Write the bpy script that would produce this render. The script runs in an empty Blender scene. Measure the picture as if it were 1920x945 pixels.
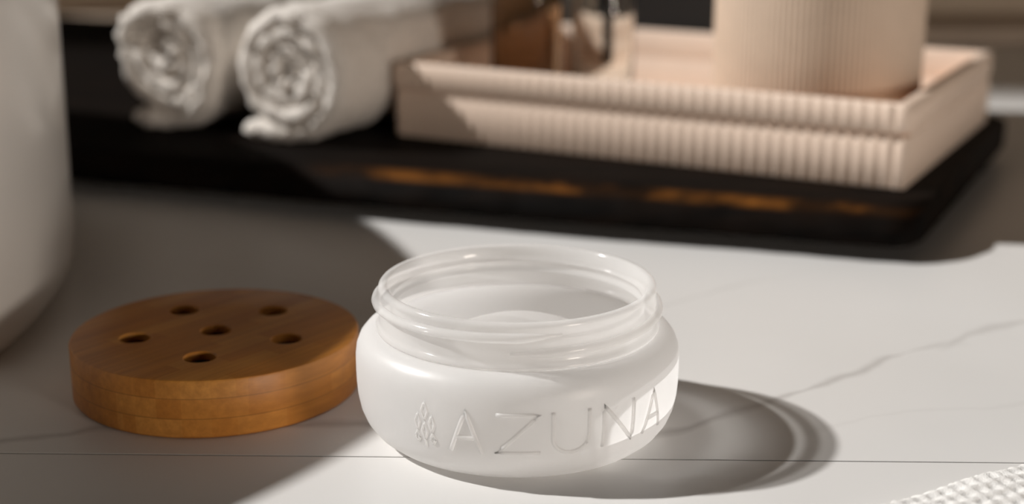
import bpy, bmesh, math, random
from mathutils import Vector, Matrix, noise

scene = bpy.context.scene
C = scene.collection
R = math.radians
random.seed(7)

# ------------------------------------------------------------------ camera
cam_data = bpy.data.cameras.new('camera')
cam = bpy.data.objects.new('camera', cam_data)
C.objects.link(cam)
cam.location = (-0.0015, -0.3916, 0.1634)
cam.rotation_euler = (R(90 - 15.88), 0, 0)
cam_data.sensor_fit = 'HORIZONTAL'
cam_data.sensor_width = 36.0
cam_data.lens = 52.5
cam_data.clip_start = 0.02
cam_data.clip_end = 20
cam_data.dof.use_dof = True
cam_data.dof.focus_distance = 0.395
cam_data.dof.aperture_fstop = 6.8
scene.camera = cam

# ------------------------------------------------------------------ world, sun, exposure
world = bpy.data.worlds.new('world')
scene.world = world
world.use_nodes = True
wbg = world.node_tree.nodes['Background']
wbg.inputs['Color'].default_value = (1.0, 0.82, 0.68, 1)
wbg.inputs['Strength'].default_value = 0.006

SUN_AZ = R(-7.3)          # heading of the light over the table
SUN_EL = math.atan(1 / 1.2)
sun_data = bpy.data.lights.new('sun', 'SUN')
sun_data.energy = 4.4
sun_data.angle = R(1.7)
sun_data.color = (1.0, 0.975, 0.945)
sun = bpy.data.objects.new('sun', sun_data)
C.objects.link(sun)
sun_dir = Vector((math.cos(SUN_AZ) * math.cos(SUN_EL), math.sin(SUN_AZ) * math.cos(SUN_EL), -math.sin(SUN_EL)))
sun.rotation_euler = sun_dir.to_track_quat('-Z', 'Y').to_euler()
sun.location = (-1.5, 0.3, 1.3)

# unseen area fill, added low at front right to lift the shaded sides
fill_data = bpy.data.lights.new('side_fill', 'AREA')
fill_data.shape = 'RECTANGLE'
fill_data.size = 0.45
fill_data.size_y = 0.26
fill_data.energy = 19.5
fill_data.color = (1.0, 0.88, 0.77)
fill = bpy.data.objects.new('side_fill', fill_data)
C.objects.link(fill)
fill.location = (1.78, -1.80, 0.22)
fill.rotation_euler = (Vector((0.0, 0.15, 0.04)) - Vector(fill.location)).to_track_quat('-Z', 'Y').to_euler()

scene.view_settings.view_transform = 'Standard'
scene.view_settings.look = 'None'
scene.view_settings.exposure = 0.0
scene.view_settings.gamma = 1.0
scene.view_settings.use_curve_mapping = False
scene.cycles.max_bounces = 32
scene.cycles.transparent_max_bounces = 24
scene.cycles.transmission_bounces = 24
scene.cycles.diffuse_bounces = 20

# ------------------------------------------------------------------ node helpers
def new_mat(name):
    m = bpy.data.materials.new(name)
    m.use_nodes = True
    nt = m.node_tree
    nt.nodes.clear()
    out = nt.nodes.new('ShaderNodeOutputMaterial')
    return m, nt, out

class NT:
    """tiny wrapper for wiring nodes"""
    def __init__(self, nt):
        self.nt = nt
    def n(self, kind, ins=None, **props):
        nd = self.nt.nodes.new(kind)
        for k, v in props.items():
            setattr(nd, k, v)
        for k, v in (ins or {}).items():
            s = nd.inputs[k]
            if isinstance(v, bpy.types.NodeSocket):
                self.nt.links.new(v, s)
            else:
                s.default_value = v
        return nd
    def math(self, op, a, b=0.0, c=None, clamp=False):
        ins = {0: a, 1: b}
        if c is not None:
            ins[2] = c
        return self.n('ShaderNodeMath', ins, operation=op, use_clamp=clamp).outputs[0]
    def mix(self, f, a, b, blend='MIX'):
        nd = self.n('ShaderNodeMix', data_type='RGBA', blend_type=blend)
        for i, v in ((0, f), (6, a), (7, b)):
            if isinstance(v, bpy.types.NodeSocket):
                self.nt.links.new(v, nd.inputs[i])
            else:
                nd.inputs[i].default_value = v
        return nd.outputs[2]
    def ramp(self, fac, stops):
        nd = self.n('ShaderNodeValToRGB', {'Fac': fac})
        el = nd.color_ramp.elements
        while len(el) < len(stops):
            el.new(0.5)
        for e, (p, c) in zip(el, stops):
            e.position = p
            e.color = c if len(c) == 4 else (*c, 1)
        return nd.outputs[0]

def simple(name, col, rough=0.5, bump=None, spec=0.5, noise_col=0.0, nscale=60, sss=0.0):
    m, nt, out = new_mat(name)
    t = NT(nt)
    tc = t.n('ShaderNodeTexCoord')
    b = t.n('ShaderNodeBsdfPrincipled', {'Roughness': rough, 'Specular IOR Level': spec})
    nz = t.n('ShaderNodeTexNoise', {'Vector': tc.outputs['Object'], 'Scale': nscale, 'Detail': 5.0})
    if noise_col:
        d = tuple(c * (1 - noise_col) for c in col)
        nt.links.new(t.ramp(nz.outputs['Fac'], [(0.3, d), (0.7, col)]), b.inputs['Base Color'])
    else:
        b.inputs['Base Color'].default_value = (*col, 1)
    if sss:
        b.inputs['Subsurface Weight'].default_value = sss
        b.inputs['Subsurface Radius'].default_value = (0.004, 0.003, 0.002)
        b.inputs['Subsurface Scale'].default_value = 1.0
    if bump:
        s, dist = bump
        n2 = t.n('ShaderNodeTexNoise', {'Vector': tc.outputs['Object'], 'Scale': s, 'Detail': 4.0})
        bp = t.n('ShaderNodeBump', {'Height': n2.outputs['Fac'], 'Distance': dist, 'Strength': 1.0})
        nt.links.new(bp.outputs[0], b.inputs['Normal'])
    nt.links.new(b.outputs[0], out.inputs[0])
    return m

# ------------------------------------------------------------------ materials
def marble_material():
    m, nt, out = new_mat('veined_porcelain')
    t = NT(nt)
    geo = t.n('ShaderNodeNewGeometry')
    sep = t.n('ShaderNodeSeparateXYZ', {0: geo.outputs['Position']})
    x, y = sep.outputs[0], sep.outputs[1]
    nz = t.n('ShaderNodeTexNoise', {'Vector': geo.outputs['Position'], 'Scale': 38.0, 'Detail': 4.0})
    wob = t.math('MULTIPLY', t.math('SUBTRACT', nz.outputs['Fac'], 0.5), 0.010)
    yy = t.math('ADD', y, wob)
    mask = None
    def vein(pts, width, strength):
        """dark vein that follows a polyline y(x) on the tile"""
        x0, x1 = pts[0][0], pts[-1][0]
        ys = [p[1] for p in pts]
        lo, hi = min(ys) - 0.01, max(ys) + 0.01
        u = t.math('DIVIDE', t.math('SUBTRACT', x, x0), x1 - x0)
        fc = t.n('ShaderNodeFloatCurve', {'Value': u})
        cv = fc.mapping.curves[0]
        norm = [((px - x0) / (x1 - x0), (py - lo) / (hi - lo)) for px, py, *_ in pts]
        cv.points[0].location = norm[0]
        cv.points[1].location = norm[-1]
        for q in norm[1:-1]:
            cv.points.new(*q)
        fc.mapping.update()
        yc = t.math('MULTIPLY_ADD', fc.outputs[0], hi - lo, lo)
        d = t.math('ABSOLUTE', t.math('SUBTRACT', yy, yc))
        wn = t.n('ShaderNodeTexNoise', {'Vector': geo.outputs['Position'], 'Scale': 22.0, 'Detail': 2.0})
        wd = t.math('MULTIPLY', t.math('MAXIMUM', t.math('MULTIPLY_ADD', wn.outputs['Fac'], 3.2, -0.9), 0.12), width)
        k = t.math('SUBTRACT', 1.0, t.math('DIVIDE', d, wd), clamp=True)
        inside = t.math('MULTIPLY', t.math('GREATER_THAN', u, 0.0), t.math('LESS_THAN', u, 1.0))
        ends = t.math('MULTIPLY', t.math('MULTIPLY', u, t.math('SUBTRACT', 1.0, u)), 30.0, clamp=True)
        return t.math('MULTIPLY', t.math('MULTIPLY', k, strength), t.math('MULTIPLY', inside, ends))
    v1 = vein([(-0.40, -0.10), (-0.1429, -0.0095), (-0.1295, -0.005), (-0.1164, 0.0019), (-0.05, 0.004), (0.0, -0.004), (0.0444, 0.0),
               (0.0567, 0.0079), (0.0815, 0.0268), (0.1047, 0.0449), (0.1218, 0.0605), (0.1346, 0.0697), (0.150, 0.072)], 0.0046, 0.46)
    v2 = vein([(0.136, 0.0655), (0.144, 0.0723), (0.1548, 0.0847), (0.1741, 0.0943), (0.24, 0.118), (0.36, 0.15)], 0.0046, 0.32)
    v3 = vein([(0.03, 0.085), (0.06, 0.12), (0.09, 0.142), (0.14, 0.17), (0.2, 0.185)], 0.0022, 0.18)
    v4 = vein([(0.08, -0.004), (0.11, 0.012), (0.15, 0.020), (0.2, 0.045)], 0.003, 0.08)
    mask = t.math('MAXIMUM', t.math('MAXIMUM', v1, v2), t.math('MAXIMUM', v3, v4))
    big = t.n('ShaderNodeTexNoise', {'Vector': geo.outputs['Position'], 'Scale': 7.0, 'Detail': 3.0})
    base = t.ramp(big.outputs['Fac'], [(0.3, (0.685, 0.672, 0.655)), (0.7, (0.725, 0.716, 0.703))])
    col = t.mix(mask, base, (0.27, 0.25, 0.235, 1))
    b = t.n('ShaderNodeBsdfPrincipled', {'Base Color': col, 'Roughness': 0.38, 'Specular IOR Level': 0.4})
    nt.links.new(b.outputs[0], out.inputs[0])
    return m

def bamboo_material():
    m, nt, out = new_mat('laminated_bamboo')
    t = NT(nt)
    tc = t.n('ShaderNodeTexCoord')
    rot = t.n('ShaderNodeMapping', {'Vector': tc.outputs['Object'], 'Rotation': (0, 0, R(-52))})
    sep = t.n('ShaderNodeSeparateXYZ', {0: rot.outputs[0]})
    # strips 6 mm wide running along local x
    strip = t.math('FLOOR', t.math('DIVIDE', sep.outputs[1], 0.0062))
    zl = t.n('ShaderNodeSeparateXYZ', {0: tc.outputs['Object']}).outputs[2]
    layer = t.math('FLOOR', t.math('DIVIDE', zl, 0.0059))
    key = t.math('ADD', strip, t.math('MULTIPLY', layer, 17.0))
    blk = t.math('FLOOR', t.math('DIVIDE', t.math('ADD', sep.outputs[0], t.math('MULTIPLY', key, 0.013)), 0.034))
    rnd = t.n('ShaderNodeTexWhiteNoise', {'Vector': t.n('ShaderNodeCombineXYZ', {0: key, 1: blk, 2: layer}).outputs[0]}, noise_dimensions='3D')
    st = t.n('ShaderNodeMapping', {'Vector': rot.outputs[0], 'Scale': (14, 520, 420)})
    gr = t.n('ShaderNodeTexNoise', {'Vector': st.outputs[0], 'Scale': 1.0, 'Detail': 4.0, 'Roughness': 0.6})
    c1 = t.ramp(rnd.outputs['Value'], [(0.0, (0.60, 0.235, 0.042)), (0.5, (0.66, 0.27, 0.05)), (1.0, (0.76, 0.345, 0.075))])
    c2 = t.mix(t.ramp(gr.outputs['Fac'], [(0.35, (0, 0, 0)), (0.7, (1, 1, 1))]), t.mix(0.35, c1, (0.26, 0.085, 0.014, 1)), c1)
    # thin glue lines between the layers
    fr = t.math('FRACT', t.math('DIVIDE', zl, 0.0059))
    line = t.math('LESS_THAN', fr, 0.05)
    c3 = t.mix(t.math('MULTIPLY', line, 0.45), c2, (0.18, 0.07, 0.02, 1))
    bp = t.n('ShaderNodeBump', {'Height': gr.outputs['Fac'], 'Distance': 0.00012, 'Strength': 0.6})
    b = t.n('ShaderNodeBsdfPrincipled', {'Base Color': c3, 'Roughness': 0.42, 'Specular IOR Level': 0.4, 'Normal': bp.outputs[0]})
    nt.links.new(b.outputs[0], out.inputs[0])
    return m

def frosted(name, clear, transl, rough=0.3, col=(0.93, 0.92, 0.90), transp=0.0, ior=1.16, crough=0.45):
    """milky plastic: diffuse skin + translucent scatter + blurred refraction (+ a little straight transmission)"""
    m, nt, out = new_mat(name)
    t = NT(nt)
    b = t.n('ShaderNodeBsdfPrincipled', {'Base Color': (*col, 1), 'Roughness': rough, 'Specular IOR Level': 0.9})
    tl = t.n('ShaderNodeBsdfTranslucent', {'Color': (*col, 1)})
    rf = t.n('ShaderNodeBsdfRefraction', {'Color': (0.99, 0.985, 0.98, 1), 'Roughness': crough, 'IOR': ior})
    tr = t.n('ShaderNodeBsdfTransparent', {'Color': (1, 0.996, 0.992, 1)})
    m1 = t.n('ShaderNodeMixShader', {0: transl, 1: b.outputs[0], 2: tl.outputs[0]})
    m2 = t.n('ShaderNodeMixShader', {0: clear, 1: m1.outputs[0], 2: rf.outputs[0]})
    m3 = t.n('ShaderNodeMixShader', {0: transp, 1: m2.outputs[0], 2: tr.outputs[0]})
    nt.links.new(m3.outputs[0], out.inputs[0])
    return m

def dark_board_material():
    m, nt, out = new_mat('dark_stained_wood')
    t = NT(nt)
    tc = t.n('ShaderNodeTexCoord')
    st = t.n('ShaderNodeMapping', {'Vector': tc.outputs['Object'], 'Scale': (9, 60, 90)})
    gr = t.n('ShaderNodeTexNoise', {'Vector': st.outputs[0], 'Scale': 1.5, 'Detail': 6.0})
    base = t.ramp(gr.outputs['Fac'], [(0.35, (0.0035, 0.0028, 0.0024)), (0.62, (0.008, 0.005, 0.0035)), (0.8, (0.02, 0.009, 0.004))])
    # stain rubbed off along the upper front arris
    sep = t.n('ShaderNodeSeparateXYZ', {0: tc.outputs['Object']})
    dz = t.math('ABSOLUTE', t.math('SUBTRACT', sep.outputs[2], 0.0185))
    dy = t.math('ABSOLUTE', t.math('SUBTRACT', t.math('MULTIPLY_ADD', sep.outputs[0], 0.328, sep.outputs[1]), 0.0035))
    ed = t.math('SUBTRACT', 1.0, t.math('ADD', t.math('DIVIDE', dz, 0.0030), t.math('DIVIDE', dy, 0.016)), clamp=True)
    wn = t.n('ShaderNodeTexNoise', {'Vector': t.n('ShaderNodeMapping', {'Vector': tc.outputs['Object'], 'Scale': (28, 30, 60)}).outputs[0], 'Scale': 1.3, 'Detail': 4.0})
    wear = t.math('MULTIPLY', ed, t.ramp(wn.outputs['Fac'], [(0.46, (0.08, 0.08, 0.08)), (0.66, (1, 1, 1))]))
    sunlit = t.math('MULTIPLY', t.math('ADD', sep.outputs[0], 0.245), 22.0, clamp=True)     # wear coloured only on the sunlit right; shaded left painted dark
    col = t.mix(t.math('MULTIPLY', wear, sunlit), base, (0.26, 0.095, 0.016, 1))
    bp = t.n('ShaderNodeBump', {'Height': gr.outputs['Fac'], 'Distance': 0.0006, 'Strength': 0.7})
    b = t.n('ShaderNodeBsdfPrincipled', {'Base Color': col, 'Roughness': 0.65, 'Specular IOR Level': 0.04, 'Normal': bp.outputs[0]})
    nt.links.new(b.outputs[0], out.inputs[0])
    return m

def glass_material(name, col, rough=0.0):
    m, nt, out = new_mat(name)
    t = NT(nt)
    g = t.n('ShaderNodeBsdfGlass', {'Color': (*col, 1), 'Roughness': rough, 'IOR': 1.3})
    nt.links.new(g.outputs[0], out.inputs[0])
    return m

M_TILE = marble_material()
M_GROUT = simple('grey_grout', (0.12, 0.10, 0.085), 0.9)
M_WALL = simple('beige_plaster', (0.62, 0.50, 0.38), 0.8, noise_col=0.08, nscale=8)
M_STRIP = simple('beige_stone', (0.50, 0.39, 0.30), 0.6, noise_col=0.1, nscale=30)
M_CERAMIC = simple('white_glazed_ceramic', (0.82, 0.80, 0.77), 0.22, noise_col=0.03, nscale=5)
M_BAMBOO = bamboo_material()
M_BODY = frosted('frosted_plastic', 0.13, 0.47, 0.38, (0.998, 0.996, 0.994), 0.03, 1.2, 0.4)
M_NECK = frosted('clear_frosted_plastic', 0.0, 0.42, 0.12, (0.995, 0.992, 0.99), 0.54)
M_LETTER = frosted('frosted_plastic_lettering', 0.15, 0.48, 0.36, (0.99, 0.985, 0.98), 0.2)
M_GEL = frosted('white_gel', 0.0, 0.55, 0.4, (0.99, 0.982, 0.975), 0.42)
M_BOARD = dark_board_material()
M_RESIN = simple('beige_cast_resin', (0.83, 0.655, 0.53), 0.55, noise_col=0.05, nscale=120)
M_CUP = simple('beige_ribbed_ceramic', (0.66, 0.51, 0.39), 0.55, noise_col=0.05, nscale=120)
M_TERRY = simple('cream_terry_cotton', (0.83, 0.775, 0.715), 0.95, bump=(900, 0.0008), spec=0.1, noise_col=0.12, nscale=300)
M_WAFFLE = simple('white_waffle_cotton', (0.84, 0.825, 0.80), 0.9, bump=(2600, 0.0002), spec=0.1, noise_col=0.05, nscale=900)
M_GLASS = glass_material('clear_glass', (0.97, 0.97, 0.96))
M_AMBER = glass_material('smoky_glass', (0.80, 0.72, 0.63))
M_TUBE = simple('dark_plastic', (0.012, 0.009, 0.008), 0.4)
M_BLACK = simple('black_stained_wood', (0.010, 0.008, 0.007), 0.6, noise_col=0.3, nscale=40)

# ------------------------------------------------------------------ object helpers
def tag(o, label=None, cat=None, group=None, kind=None):
    if label: o['label'] = label
    if cat: o['category'] = cat
    if group: o['group'] = group
    if kind: o['kind'] = kind
    return o

def empty(name, loc, rz=0.0):
    o = bpy.data.objects.new(name, None)
    o.empty_display_size = 0.02
    C.objects.link(o)
    o.location = loc
    o.rotation_euler = (0, 0, rz)
    return o

def link_mesh(name, me, mat, parent=None, smooth=True):
    if smooth:
        for p in me.polygons:
            p.use_smooth = True
    me.materials.append(mat)
    o = bpy.data.objects.new(name, me)
    C.objects.link(o)
    if parent:
        o.parent = parent
    return o

def from_bm(name, bm, mat, parent=None, smooth=True, recalc=True):
    if recalc:
        bmesh.ops.recalc_face_normals(bm, faces=bm.faces)
    me = bpy.data.meshes.new(name)
    bm.to_mesh(me)
    bm.free()
    return link_mesh(name, me, mat, parent, smooth)

def auto_smooth(o, deg=40):
    """flat across hard edges, smooth elsewhere"""
    me = o.data
    bm = bmesh.new()
    bm.from_mesh(me)
    for e in bm.edges:
        e.smooth = not (len(e.link_faces) == 2 and e.calc_face_angle(0) > R(deg))
    bm.to_mesh(me)
    bm.free()
    return o

def lathe_bm(prof, segs=96, closed=False, rfun=None, sx=1.0, sy=1.0):
    """revolve (r, z) points; r = 0 makes a pole; closed joins last ring to first"""
    bm = bmesh.new()
    rings = []
    for r, z in prof:
        if r <= 1e-9:
            rings.append([bm.verts.new((0, 0, z))])
        else:
            ring = []
            for i in range(segs):
                a = 2 * math.pi * i / segs
                rr = rfun(a, r, z) if rfun else r
                ring.append(bm.verts.new((rr * math.cos(a) * sx, rr * math.sin(a) * sy, z)))
            rings.append(ring)
    pairs = list(zip(rings, rings[1:]))
    if closed:
        pairs.append((rings[-1], rings[0]))
    for A, B in pairs:
        for i in range(segs):
            j = (i + 1) % segs
            if len(A) == 1 and len(B) == 1:
                continue
            if len(A) == 1:
                bm.faces.new((A[0], B[j], B[i]))
            elif len(B) == 1:
                bm.faces.new((A[i], A[j], B[0]))
            else:
                bm.faces.new((A[i], A[j], B[j], B[i]))
    return bm

def box_bm(x0, x1, y0, y1, z0, z1, bevel=0.0, segs=2, bm=None):
    own = bm is None
    b2 = bmesh.new()
    bmesh.ops.create_cube(b2, size=1.0)
    for v in b2.verts:
        v.co = Vector(((x0 + x1) / 2 + v.co.x * (x1 - x0), (y0 + y1) / 2 + v.co.y * (y1 - y0), (z0 + z1) / 2 + v.co.z * (z1 - z0)))
    if bevel:
        bmesh.ops.bevel(b2, geom=list(b2.edges), offset=bevel, segments=segs, profile=0.5, affect='EDGES')
    if own:
        return b2
    me = bpy.data.meshes.new('tmp')
    b2.to_mesh(me)
    b2.free()
    bm.from_mesh(me)
    bpy.data.meshes.remove(me)
    return bm

def tube_bm(pts, rad, segs=8, bm=None, taper_ends=False):
    """sweep a circle (radius or list of radii) along pts"""
    bm = bm or bmesh.new()
    n = len(pts)
    rings = []
    for i, p in enumerate(pts):
        p = Vector(p)
        tdir = (Vector(pts[min(i + 1, n - 1)]) - Vector(pts[max(i - 1, 0)])).normalized()
        up = Vector((0, 0, 1)) if abs(tdir.z) < 0.9 else Vector((1, 0, 0))
        s = tdir.cross(up).normalized()
        u = s.cross(tdir).normalized()
        r = rad[i] if isinstance(rad, (list, tuple)) else rad
        rings.append([bm.verts.new(p + (s * math.cos(2 * math.pi * k / segs) + u * math.sin(2 * math.pi * k / segs)) * r) for k in range(segs)])
    for A, B in zip(rings, rings[1:]):
        for k in range(segs):
            bm.faces.new((A[k], A[(k + 1) % segs], B[(k + 1) % segs], B[k]))
    bm.faces.new(rings[0][::-1])
    bm.faces.new(rings[-1])
    return bm

# ------------------------------------------------------------------ the setting
# back wall
wb = bmesh.new()
WX0, WX1, WZ0, WZ1 = -1.15, -0.06, 0.06, 0.60        # unseen opening, added so sun reaches the strip at the back
for b in ((-2.2, WX0, -0.04, 2.14), (WX1, 2.2, -0.04, 2.14), (WX0, WX1, -0.04, WZ0), (WX0, WX1, WZ1, 2.14)):
    box_bm(b[0], b[1], 0.86, 0.92, b[2], b[3], bm=wb)
wall = from_bm('wall_back', wb, M_WALL, smooth=False)
wf = bmesh.new()
for b in ((WX0, WX0 + 0.03, WZ0, WZ1), (WX1 - 0.03, WX1, WZ0, WZ1), (WX0, WX1, WZ0, WZ0 + 0.012), (WX0, WX1, WZ1 - 0.03, WZ1)):
    box_bm(b[0], b[1], 0.875, 0.905, b[2], b[3], 0.002, bm=wf)
sun_gap = from_bm('sun_gap_frame', wf, M_CERAMIC, smooth=False)
tag(sun_gap, 'white frame round an added, unseen wall opening that lets sun onto the back strip', kind='structure')
tag(wall, 'beige plastered wall behind the counter, out of focus', kind='structure')

strip = from_bm('trim_1', box_bm(-1.5, 1.7, 0.772, 0.859, 0.0001, 0.014, 0.002), M_STRIP, smooth=False)
tag(strip, 'beige stone upstand along the back of the counter', kind='structure')

# counter: grout bed with large porcelain tiles, one joint in view
counter = empty('countertop', (0, 0, 0))
tag(counter, 'white veined porcelain tile countertop that everything stands on', 'countertop')
bed = from_bm('grout_bed', box_bm(-1.5, 1.7, -0.9, 0.86, -0.04, -0.0012), M_GROUT, counter, smooth=False)
bed['label'] = 'dark grout showing in the thin joint'
J0 = -0.02                      # joint crosses x = 0 here
def joint_y(x):
    return J0 - 0.0232 * x
GAP = 0.00028
def tile(x0, x1, front):
    bm = bmesh.new()
    if front:
        c = [(x0, -0.9), (x1, -0.9), (x1, joint_y(x1) - GAP), (x0, joint_y(x0) - GAP)]
    else:
        c = [(x0, joint_y(x0) + GAP), (x1, joint_y(x1) + GAP), (x1, 0.859), (x0, 0.859)]
    lo = [bm.verts.new((px, py, -0.0012)) for px, py in c]
    hi = [bm.verts.new((px, py, 0.0)) for px, py in c]
    bm.faces.new(hi)
    bm.faces.new(lo[::-1])
    for i in range(4):
        j = (i + 1) % 4
        bm.faces.new((lo[i], lo[j], hi[j], hi[i]))
    bmesh.ops.recalc_face_normals(bm, faces=bm.faces)
    bmesh.ops.bevel(bm, geom=[e for e in bm.edges if all(abs(v.co.z) < 1e-6 for v in e.verts)], offset=0.00012, segments=1, affect='EDGES')
    return from_bm('tile', bm, M_TILE, counter, smooth=False)
tile(-1.5, 1.7, True)
tile(-1.5, 1.7, False)

# ------------------------------------------------------------------ frosted jar
jar = empty('jar', (0, 0.003, 0))
tag(jar, 'open frosted white plastic jar with raised lettering and screw-thread neck', 'jar')
outer = [(0.0, 0.0008), (0.0315, 0.0008), (0.0338, 0.0), (0.0358, 0.0002), (0.0384, 0.0013), (0.0408, 0.0032), (0.0427, 0.0058),
         (0.0439, 0.0088), (0.0446, 0.0122), (0.0449, 0.0155), (0.0450, 0.019), (0.0450, 0.0232), (0.0447, 0.0256), (0.0439, 0.0277),
         (0.0426, 0.0293), (0.0409, 0.0303), (0.0395, 0.0306), (0.0386, 0.0306)]
from_bm('body', lathe_bm(outer, 160), M_BODY, jar)
neck_prof = [(0.0386, 0.0306), (0.0392, 0.0309), (0.0393, 0.0316), (0.0387, 0.0321), (0.0383, 0.0332), (0.0382, 0.0408), (0.0384, 0.0417),
             (0.0383, 0.0424), (0.0378, 0.0430), (0.0370, 0.0432), (0.0363, 0.0430), (0.0358, 0.0425), (0.0356, 0.0416), (0.0352, 0.0406),
             (0.0352, 0.0394), (0.0346, 0.0388), (0.0346, 0.0384), (0.0352, 0.0378), (0.0352, 0.0364), (0.0346, 0.0358), (0.0346, 0.0354), (0.0352, 0.0346), (0.0354, 0.0318), (0.0364, 0.0306)]
neck = from_bm('neck', lathe_bm(neck_prof, 160, closed=True), M_NECK, jar)
neck['label'] = 'clearer threaded neck and rounded lip'
# helical thread: a little over one turn, both ends overlap at the front
pts, rad = [], []
N = 170
a0, a1 = R(-93), R(-90 + 360 + 17)
for i in range(N + 1):
    s = i / N
    a = a0 + (a1 - a0) * s
    e = min(1, s * N / 7, (1 - s) * N / 7)
    r = 0.0382 + 0.0008 * e
    pts.append((r * math.cos(a), r * math.sin(a), 0.0352 + 0.0046 * s))
    rad.append(0.00035 + 0.00095 * e)
th = from_bm('screw_thread', tube_bm(pts, rad, 10), M_NECK, neck)

# raised lettering wrapped round the body
def wrap(ax, z, out=0.00045):
    """ax = arc length to the right of front centre"""
    zz = max(min(z, 0.030), 0.0)
    prof = outer[2:-2]
    r = 0.045
    for (r0, z0), (r1, z1) in zip(prof, prof[1:]):
        if z0 <= zz <= z1:
            r = r0 + (r1 - r0) * (zz - z0) / max(z1 - z0, 1e-9)
            break
    a = -math.pi / 2 + ax / 0.045
    return Vector(((r + out) * math.cos(a), (r + out) * math.sin(a), z))

def strokes_bm(strokes, w=0.00062):
    bm = bmesh.new()
    for st in strokes:
        dense = []
        for (p, q) in zip(st, st[1:]):
            for k in range(7):
                dense.append((p[0] + (q[0] - p[0]) * k / 7, p[1] + (q[1] - p[1]) * k / 7))
        dense.append(st[-1])
        tube_bm([wrap(ax, z, -0.00022) for ax, z in dense], w, 10, bm)
    return bm

ZB, ZT = 0.0102, 0.0216
def letter(strokes, cx):
    o = from_bm('letter', strokes_bm([[(cx + px, ZB + pz * (ZT - ZB)) for px, pz in st] for st in strokes]), M_LETTER, jar)
    return o
A_ = [[(-0.0046, 0), (0, 1), (0.0046, 0)], [(-0.0028, 0.36), (0.0028, 0.36)]]
Z_ = [[(-0.0052, 0.96), (0.0050, 0.96), (-0.0052, 0.04), (0.0054, 0.04)]]
U_ = [[(-0.0048, 1), (-0.0048, 0.38)] + [(-0.0048 * math.cos(R(t)), 0.38 - 0.38 * math.sin(R(t))) for t in range(15, 180, 15)] + [(0.0048, 0.38), (0.0048, 1)]]
N_ = [[(-0.0048, 0), (-0.0048, 1), (0.0048, 0), (0.0048, 1)]]
for st, deg, k in ((A_, -17.3, 0.92), (Z_, 0, 1.08), (U_, 17.7, 1.02), (N_, 35.5, 1.0), (A_, 52.5, 0.86)):
    letter([[(px * k, pz) for px, pz in q] for q in st], R(deg) * 0.045)
ecx = R(-32.2) * 0.045
def loz(cx, z0, z1, w):
    zc = (z0 + z1) / 2
    return [(ecx + cx, z0), (ecx + cx + w, zc), (ecx + cx, z1), (ecx + cx - w, zc), (ecx + cx, z0)]
emb = from_bm('emblem', strokes_bm([loz(0, 0.0173, 0.0222, 0.0010), loz(0, 0.0118, 0.0166, 0.0009), loz(-0.0022, 0.0142, 0.0188, 0.0008),
                                    loz(0.0022, 0.0142, 0.0188, 0.0008), loz(-0.0024, 0.0108, 0.0138, 0.0008), loz(0.0024, 0.0108, 0.0138, 0.0008),
                                    [(ecx, 0.0118), (ecx, 0.0096)]], 0.00042), M_LETTER, jar)
emb['label'] = 'raised leaf-like emblem left of the letters'

# white contents, heaped in the middle
gel_prof = [(0.0, 0.0014), (0.0290, 0.0014), (0.0350, 0.0022), (0.0388, 0.0045), (0.0416, 0.0090), (0.0424, 0.0125), (0.0404, 0.0138), (0.0360, 0.0160), (0.0300, 0.0200),
            (0.0240, 0.0246), (0.0185, 0.0276), (0.0130, 0.0298), (0.0070, 0.0312), (0.0, 0.0317)]
gel = from_bm('gel_mound', lathe_bm(gel_prof, 96), M_GEL)
gel.location = (0.0005, 0.0036, 0)
tag(gel, 'smooth white mound of contents inside the open frosted jar', 'gel')

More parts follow.
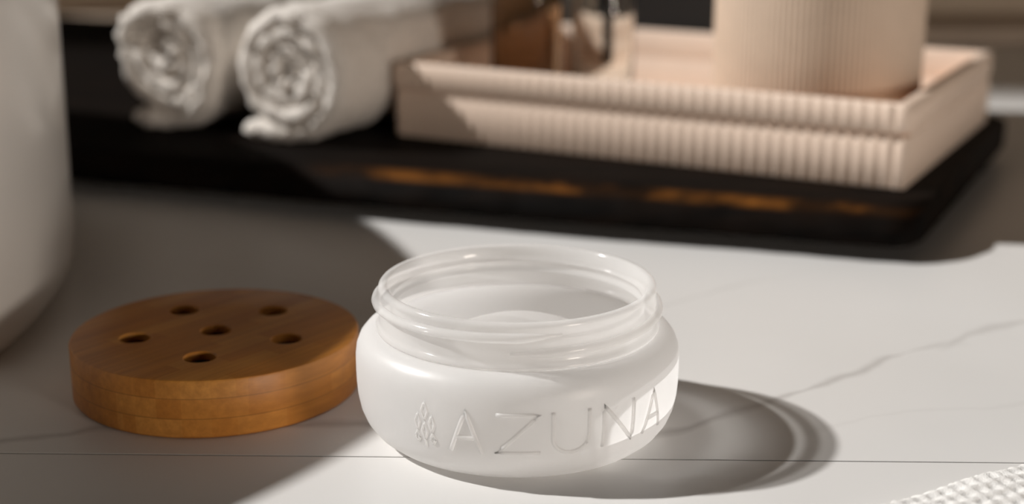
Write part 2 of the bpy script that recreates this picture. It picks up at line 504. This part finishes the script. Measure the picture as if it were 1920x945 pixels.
# ------------------------------------------------------------------ bamboo lid with six holes
def lid_object():
    bm = bmesh.new()
    RL, H, TH = 0.0428, 0.0175, 0.0026
    segs = 128
    holes = [(0, 0)] + [(0.0237 * math.cos(R(a)), 0.0237 * math.sin(R(a))) for a in (-90, -19, 53, 125, 197)]
    hr = 0.0046
    bev = 0.0009
    def ring(r, z, cx=0, cy=0, n=segs):
        return [bm.verts.new((cx + r * math.cos(2 * math.pi * i / n), cy + r * math.sin(2 * math.pi * i / n), z)) for i in range(n)]
    def bridge(A, B):
        n = len(A)
        for i in range(n):
            j = (i + 1) % n
            bm.faces.new((A[i], A[j], B[j], B[i]))
    def loop_edges(A):
        es = []
        for i in range(len(A)):
            e = bm.edges.get((A[i], A[(i + 1) % len(A)])) or bm.edges.new((A[i], A[(i + 1) % len(A)]))
            es.append(e)
        return es
    prof = [(RL - bev, H), (RL - 0.0003, H - 0.0003), (RL, H - bev), (RL, 0.0012), (RL - 0.0006, 0.0003), (RL - 0.0012, 0.0), (RL - 0.0045, 0.0), (RL - 0.0045, H - TH)]
    rings = [ring(r, z) for r, z in prof]
    for A, B in zip(rings, rings[1:]):
        bridge(A, B)
    for z, big in ((H, rings[0]), (H - TH, rings[-1])):
        hl = [ring(hr + (0.0003 if z == H else 0), z, cx, cy, 32) for cx, cy in holes]
        es = loop_edges(big)
        for h in hl:
            es += loop_edges(h)
        bmesh.ops.triangle_fill(bm, edges=es, use_beauty=True, use_dissolve=False)
        if z == H:
            top_h = hl
        else:
            for (cx, cy), A, B in zip(holes, top_h, hl):
                mid = ring(hr, H - 0.0004, cx, cy, 32)
                bridge(A, mid)
                bridge(mid, B)
    # drop any cap that filled a hole
    for f in list(bm.faces):
        c = f.calc_center_median()
        if abs(f.normal.z) > 0.5 or True:
            if abs(c.z - H) < 1e-5 or abs(c.z - (H - TH)) < 1e-5:
                if any(math.hypot(c.x - cx, c.y - cy) < hr * 0.9 for cx, cy in holes) and all(
                        any(math.hypot(v.co.x - cx, v.co.y - cy) < hr + 0.0005 for cx, cy in holes) for v in f.verts):
                    bm.faces.remove(f)
    return bm
lid = empty('bamboo_lid', (-0.0908, 0.0352, 0))
auto_smooth(from_bm('lid_disc', lid_object(), M_BAMBOO, lid), 35)
hole_shade = from_bm('hole_shade', lathe_bm([(0.0, 0.006), (0.0375, 0.006), (0.0378, 0.0064), (0.0378, 0.0086), (0.0375, 0.009), (0.0, 0.009)], 64), M_BLACK, lid)  # added black disc standing in for the shade inside the holes
hole_shade['label'] = 'dark disc added inside the lid as shade behind the drilled holes'
tag(lid, 'round bamboo lid with six drilled holes lying left of the jar', 'lid')

# ------------------------------------------------------------------ round white basin at the left edge
def basin_bm():
    """soft-cornered round wall; each level is the same outline drawn in by an inset"""
    ax_, ay_, n_ = 0.262, 0.290, 1.66
    lev = [(0.010, 0.0), (0.0050, 0.0), (0.0032, 0.0007), (0.0017, 0.0026), (0.0007, 0.0058), (0.0, 0.011), (-0.0002, 0.03), (-0.0006, 0.06), (-0.0012, 0.110), (-0.0006, 0.115),
           (0.0014, 0.1172), (0.004, 0.1177), (0.007, 0.116), (0.0085, 0.110), (0.010, 0.06), (0.020, 0.025), (0.06, 0.012)]
    bm = bmesh.new()
    rings = []
    for ins, z in lev:
        ring = []
        for i in range(240):
            a = 2 * math.pi * i / 240
            c, sn = math.cos(a), math.sin(a)
            u = ax_ * math.copysign(abs(c) ** (2 / n_), c)
            v = ay_ * math.copysign(abs(sn) ** (2 / n_), sn)
            k = 1 - ins / math.hypot(u, v)
            ring.append(bm.verts.new((u * k, v * k, z)))
        rings.append(ring)
    for A, B in zip(rings, rings[1:]):
        for i in range(240):
            j = (i + 1) % 240
            bm.faces.new((A[i], A[j], B[j], B[i]))
    bm.faces.new(rings[0][::-1])
    bm.faces.new(rings[-1])
    return bm
basin = from_bm('basin', basin_bm(), M_CERAMIC)
basin.location = (-0.4192, 0.1110, 0)
basin.rotation_euler = (0, 0, -0.2667)
auto_smooth(basin, 50)
tag(basin, 'large round white glazed basin cut off by the left edge', 'basin')

# ------------------------------------------------------------------ dark plank riser
board = empty('wooden_riser', (0.152, 0.170, 0))
tag(board, 'dark stained rustic wooden slab riser under the towels and beige tray', 'riser')
FR, FL, BR, BL = Vector((0.002, -0.006)), Vector((-0.367, 0.115)), Vector((0.104, 0.200)), Vector((-0.57, 0.558))
def plank():
    """live-edge slab: four uneven sides, worn upper arris at the front"""
    nx = 130
    ZT = 0.0212
    # (depth fraction, extra offset towards the front, height)
    sect = [(0, 0.0010, 0.0062), (0, 0.0, 0.0085), (0, 0.0014, 0.0120), (0, 0.0045, 0.0160), (0, 0.0085, 0.0190), (0, 0.0135, 0.0209), (0.12, 0.0, ZT), (0.9, 0, ZT),
            (1, -0.004, 0.0206), (1, 0, 0.018), (1, 0, 0.009), (1, -0.003, 0.0062)]
    bm = bmesh.new()
    rings = []
    for i in range(nx + 1):
        s = i / nx
        f, b = FR.lerp(FL, s), BR.lerp(BL, s)
        q = min(1.0, s / 0.12)
        b = b + Vector((0.47, 0.88)) * (0.088 * q * q * (3 - 2 * q))      # the live edge swells out at the back
        d = (b - f).normalized()
        dx = min(s, 1 - s) * 0.42
        rc = 0.012
        rnd = rc - math.sqrt(max(0.0, rc ** 2 - (rc - dx) ** 2)) if dx < rc else 0.0
        ring = []
        for k, (t, off, z) in enumerate(sect):
            base = f.lerp(b, t)
            x = f.x
            nn = noise.noise(Vector((x * 38, z * 60, 1))) * 0.0011 + noise.noise(Vector((x * 110, z * 90, 3))) * 0.0005 - 0.004 * math.sin(math.pi * s)
            if k < 6:
                base = base + d * (off + nn + rnd)
            elif k > 7:
                base = base + d * (off - rnd)
            zz = z + (noise.noise(Vector((x * 60, z * 20, 9))) * 0.0006 if 3 <= k <= 5 else 0)
            ring.append(bm.verts.new((base.x, base.y, zz)))
        rings.append(ring)
    n = len(sect)
    for A, B in zip(rings, rings[1:]):
        for k in range(n):
            bm.faces.new((A[k], A[(k + 1) % n], B[(k + 1) % n], B[k]))
    bm.faces.new(rings[0])
    bm.faces.new(rings[-1][::-1])
    return bm
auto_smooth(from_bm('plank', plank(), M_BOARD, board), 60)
for fx, fy in ((0.0, 0.06), (0.06, 0.17), (-0.36, 0.19), (-0.45, 0.50)):
    from_bm('foot', box_bm(fx - 0.02, fx + 0.02, fy - 0.015, fy + 0.015, 0.0, 0.0064, 0.001), M_BLACK, board, smooth=False)

# ------------------------------------------------------------------ ribbed beige tray
ZB0 = 0.0212
YAW = R(-28.0)
tray = empty('serving_tray', (0.1572, 0.1975, ZB0), YAW)
tag(tray, 'beige rectangular tray with a ribbed front standing on the dark riser', 'tray')
TL, TD, THH = 0.2435, 0.170, 0.0353
def ribbed_wall_band(z0, z1, inset, inset_x=0.0, pitch=0.0056, depth=0.0008):
    """closed ring of wall, ribs on the front and back faces; local x from -TL to 0, y from 0 to TD"""
    wall_t = 0.0055
    out_pts = []
    x0, x1, y0, y1 = -TL + inset_x, -inset_x, inset, TD - inset
    n = int((x1 - x0) / pitch)
    per = (x1 - x0) / n
    fr = []
    sub = 6
    for i in range(n * sub + 1):
        x = x0 + per * i / sub
        fr.append((x, y0 + depth * (1 - abs(math.sin(math.pi * i / sub)) ** 0.7)))
    bk = [(x, y1 - (y - y0)) for x, y in fr][::-1]
    out_pts = fr + bk
    xi0, xi1, yi0, yi1 = -TL + wall_t, -wall_t, wall_t, TD - wall_t
    m = len(fr)
    in_pts = [(min(max(x, xi0), xi1), yi0) for x, y in fr] + [(min(max(x, xi0), xi1), yi1) for x, y in bk]
    bm = bmesh.new()
    rb = 0.0007
    def ringz(pts, z, shrink):
        r = []
        for x, y in pts:
            r.append(bm.verts.new((x + (shrink if x < -TL / 2 else -shrink) * (1 if (abs(x - x0) < 0.003 or abs(x - x1) < 0.003 or abs(x - xi0) < 0.003 or abs(x - xi1) < 0.003) else 0),
                                   y + (shrink if y < TD / 2 else -shrink), z)))
        return r
    rings = [ringz(out_pts, z0, rb), ringz(out_pts, z0 + rb, 0), ringz(out_pts, z1 - rb, 0), ringz(out_pts, z1, rb), ringz(in_pts, z1, -rb), ringz(in_pts, z1 - rb, 0), ringz(in_pts, z0, 0)]
    k = len(out_pts)
    for A, B in zip(rings, rings[1:] + rings[:1]):
        for i in range(k):
            j = (i + 1) % k
            try:
                bm.faces.new((A[i], A[j], B[j], B[i]))
            except ValueError:
                pass
    bmesh.ops.remove_doubles(bm, verts=bm.verts, dist=1e-6)
    return bm
body_bm = ribbed_wall_band(0.0, 0.0222, 0.0017)
box_bm(-TL + 0.004, -0.004, 0.004, TD - 0.004, 0.0006, 0.0042, bm=body_bm)
auto_smooth(from_bm('tray_base', body_bm, M_RESIN, tray), 45)
core = bmesh.new()
for bx in ((-TL + 0.0035, -0.0035, 0.0035, 0.0057), (-TL + 0.0035, -0.0035, TD - 0.0057, TD - 0.0035), (-TL + 0.0003, -TL + 0.0057, 0.0057, TD - 0.0057), (-0.0057, -0.0003, 0.0057, TD - 0.0057)):
    box_bm(*bx, 0.0215, 0.0240, bm=core)
from_bm('groove_band', core, M_RESIN, tray, smooth=False)
auto_smooth(from_bm('tray_rim', ribbed_wall_band(0.0234, THH, 0.0), M_RESIN, tray), 45)

# ------------------------------------------------------------------ ribbed cup in the tray
def rib_r(nr, depth):
    return lambda a, r, z: (r - depth * (0.5 - 0.5 * math.cos(nr * a)) if r > 0.0445 else r)
RC = 0.0466
cup_prof = [(0.0, 0.0), (RC - 0.004, 0.0), (RC - 0.0015, 0.0006), (RC - 0.0003, 0.002), (RC, 0.004), (RC, 0.05), (RC, 0.108), (RC - 0.0005, 0.1095), (RC - 0.002, 0.110), (RC - 0.0035, 0.1093),
            (RC - 0.004, 0.107), (RC - 0.004, 0.05), (RC - 0.0045, 0.006), (RC - 0.008, 0.004), (0.0, 0.004)]
cup = from_bm('ribbed_cup', lathe_bm(cup_prof, 116 * 6, rfun=rib_r(116, 0.00045)), M_CUP)
cup.location = (0.1365, 0.283, ZB0 + 0.0042)
tag(cup, 'tall beige cup with fine vertical ribs standing in the tray', 'cup')

# ------------------------------------------------------------------ glass bottles in the tray
def bottle(name, x, y, r, h, mat, label, tube):
    root = empty(name, (x, y, ZB0 + 0.0042))
    tag(root, label, 'bottle')
    t = 0.0016
    prof = [(0, 0.0), (r - 0.002, 0.0), (r - 0.0006, 0.0006), (r, 0.002), (r, h - 0.008), (r - 0.002, h - 0.003), (r * 0.5, h), (r * 0.45, h + 0.012), (r * 0.36, h + 0.012), (r * 0.40, h - 0.001),
            (r - 0.0035, h - 0.0045), (r - t, h - 0.009), (r - t, 0.006), (r - t - 0.002, 0.0042), (0, 0.0038)]
    from_bm('glass_body', lathe_bm(prof, 64), mat, root)
    cp = [(0, h + 0.030), (r * 0.62, h + 0.030), (r * 0.66, h + 0.029), (r * 0.66, h + 0.0085), (r * 0.52, h + 0.0085), (r * 0.52, h + 0.0125), (0, h + 0.0125)]
    from_bm('cap', lathe_bm(cp, 48), M_TUBE, root)
    if tube:
        from_bm('dip_tube', tube_bm([(0.002, 0, h + 0.013), (0.0022, 0, 0.05), (0.0024, 0, 0.0275)], 0.0025, 12), M_TUBE, root)
    return root
bottle('glass_bottle', 0.0055, 0.338, 0.0172, 0.095, M_AMBER, 'smoky glass bottle left of the dark tube, nearest the rolled towels', False)
bottle('dropper_bottle', 0.0425, 0.330, 0.0150, 0.085, M_GLASS, 'clear glass bottle with a thin dark tube inside, left of the ribbed cup', True)

# ------------------------------------------------------------------ dark box behind the tray
bx = empty('storage_box', (0.189, 0.3795, ZB0), R(-27.3))
tag(bx, 'black wooden box standing behind the tray on the riser, barely in view', 'box')
from_bm('box_body', box_bm(-0.165, 0.0, 0.0, 0.075, 0.0, 0.20, 0.003), M_BLACK, bx, smooth=False)
from_bm('box_lid', box_bm(-0.167, 0.002, -0.001, 0.077, 0.2002, 0.222, 0.003), M_BLACK, bx, smooth=False)

# ------------------------------------------------------------------ rolled towels
AX = Vector((0.45, 0.893, 0)).normalized()
SIDE = Vector((0.893, -0.45, 0)).normalized()
def towel(name, center, rad, length, turns, thick, phase, squash, tail, seed, label):
    """one long strip of terry rolled up; front face of the roll looks at the camera"""
    bm = bmesh.new()
    n = int(turns * 44)
    r_in = 0.0022
    path = []
    for i in range(n + 1):
        s = i / n
        a = phase - 2 * math.pi * turns * (1 - s)
        r = r_in + (rad - thick * 0.5 - r_in) * s ** 0.9
        inner = (1 - s)
        sqx = 1 + squash * inner
        sqz = 1 - 0.55 * squash * inner
        q = R(40) if squash > 0 else 0
        px, pz = r * math.cos(a), r * math.sin(a)
        ca, sa = math.cos(q), math.sin(q)
        ux, uz = (px * ca + pz * sa) * sqx, (-px * sa + pz * ca) * sqz
        px, pz = ux * ca - uz * sa, ux * sa + uz * ca
        w = 0.0020 * noise.noise(Vector((px * 90, pz * 90, seed))) * min(1, 4 * (1 - s) + 0.2)
        path.append(Vector((-px + w, pz + w * 0.7)))
    # the loose end lies out on the board
    end = path[-1]
    tdir = (path[-1] - path[-3]).normalized()
    for k in range(1, tail + 1):
        path.append(end + Vector((-0.0024 * k, max(thick * 0.5 - rad - end.y, -0.0003 * k))))
    m = len(path)
    rows = 70
    grid_o, grid_i = [], []
    for j in range(rows + 1):
        ro, ri = [], []
        v = j / rows
        for i, pt in enumerate(path):
            t2 = (path[min(i + 1, m - 1)] - path[max(i - 1, 0)]).normalized()
            nrm = Vector((-t2.y, t2.x))
            s = i / (m - 1)
            edge = math.sqrt(max(0.0, 1 - max(0.0, 1 - (min(v, 1 - v) * length) / (thick * 0.5)) ** 2))
            endt = min(1.0, (1 - s) * m / 3 + 0.35)
            half = thick * 0.5 * (0.35 + 0.65 * edge) * endt
            push = 0.0045 * noise.noise(Vector((s * turns * 5, seed, 0))) + 0.006 * (1 - s) * 0.5
            yy = v * length + (push if v < 0.5 else 0) * (1 - v * 2 if v < 0.5 else 0)
            for sign, row in ((1, ro), (-1, ri)):
                b3 = Vector((pt.x + nrm.x * half * sign, yy, pt.y + nrm.y * half * sign))
                amp = 0.0013 + 0.0008 * max(0.0, 1 - v * 12)
                d = noise.noise(b3 * 230 + Vector((seed, 0, 0))) * amp + noise.noise(b3 * 520) * amp * 0.7 + noise.noise(b3 * 60) * 0.0012
                b3 += Vector((nrm.x * d * sign, noise.noise(b3 * 300) * amp * (1.6 if v < 0.06 else 0.6), nrm.y * d * sign))
                row.append(b3)
        grid_o.append(ro)
        grid_i.append(ri)
    zmin = min(min(p.z for p in r) for r in grid_o + grid_i)
    def mk(p):
        w = Vector(center) + SIDE * p.x + AX * p.y
        w.z = max(center[2] + p.z, ZB0 + 0.0005)
        return bm.verts.new(w - Vector((center[0], center[1], ZB0)))
    VO = [[mk(p) for p in r] for r in grid_o]
    VI = [[mk(p) for p in r] for r in grid_i]
    for j in range(rows):
        for i in range(m - 1):
            bm.faces.new((VO[j][i], VO[j][i + 1], VO[j + 1][i + 1], VO[j + 1][i]))
            bm.faces.new((VI[j][i], VI[j + 1][i], VI[j + 1][i + 1], VI[j][i + 1]))
        for i in (0, m - 1):
            bm.faces.new((VO[j][i], VO[j + 1][i], VI[j + 1][i], VI[j][i]))
    for i in range(m - 1):
        for j in (0, rows):
            bm.faces.new((VO[j][i], VI[j][i], VI[j][i + 1], VO[j][i + 1]))
    o = from_bm(name, bm, M_TERRY)
    o.location = (center[0], center[1], ZB0)
    tag(o, label, 'towel', 'rolled towels on the wooden riser')
    return o
towel('rolled_towel', (-0.1068, 0.291, ZB0 + 0.0334), 0.0334, 0.265, 3.3, 0.0100, R(266), 0.0, 11, 3.1,
      'rolled cream terry towel beside the tray, its spiral end facing front')
towel('rolled_towel', (-0.1705, 0.322, ZB0 + 0.0338), 0.0338, 0.265, 3.1, 0.0104, R(262), 0.35, 10, 8.4,
      'rolled cream terry towel farther from the tray, nearest the white basin')

# ------------------------------------------------------------------ waffle cloth at the lower right corner
def cloth():
    bm = bmesh.new()
    nu, nv = 150, 150
    Lu, Lv = 0.13, 0.13
    cell = 0.0040
    top, bot = [], []
    for j in range(nv + 1):
        rt, rb_ = [], []
        for i in range(nu + 1):
            u, v = Lu * i / nu, Lv * j / nv
            e = min(v, u, Lu - u, Lv - v)
            h = 0.0052 * (1 - (1 - min(1, e / 0.005)) ** 2) ** 0.5 if e < 0.005 else 0.0052
            a, b = (u + v) / 1.4142, (u - v) / 1.4142
            uw = u + 0.0007 * noise.noise(Vector((u * 170, v * 170, 1)))
            vw = v + 0.0007 * noise.noise(Vector((u * 170, v * 170, 7)))
            ridge = max(abs(math.cos(math.pi * uw / cell)), abs(math.cos(math.pi * vw / cell)))
            h += 0.0010 * (ridge ** 3 - 0.6) * min(1, e / 0.002) + 0.0006 * noise.noise(Vector((u * 900, v * 900, 0)))
            h += 0.002 * noise.noise(Vector((u * 40, v * 40, 4))) * min(1, e / 0.006)
            ed = 0.0007 * noise.noise(Vector((u * 260, 2, 5))) if j == 0 else 0
            rt.append(bm.verts.new((u, -v + ed, max(h, 0.0008))))
            rb_.append(bm.verts.new((u, -v + ed, 0.0004)))
        top.append(rt)
        bot.append(rb_)
    for j in range(nv):
        for i in range(nu):
            bm.faces.new((top[j][i], top[j + 1][i], top[j + 1][i + 1], top[j][i + 1]))
            bm.faces.new((bot[j][i], bot[j][i + 1], bot[j + 1][i + 1], bot[j + 1][i]))
    for j in range(nv):
        for i in (0, nu):
            bm.faces.new((top[j][i], bot[j][i], bot[j + 1][i], top[j + 1][i]))
    for i in range(nu):
        for j in (0, nv):
            bm.faces.new((top[j][i], top[j][i + 1], bot[j][i + 1], bot[j][i]))
    return bm
cl = from_bm('waffle_cloth', cloth(), M_WAFFLE)
cl.location = (0.0800, -0.0605, 0)
cl.rotation_euler = (0, 0, R(29.5))
tag(cl, 'white waffle-weave cotton cloth at the lower right corner of the counter', 'cloth')
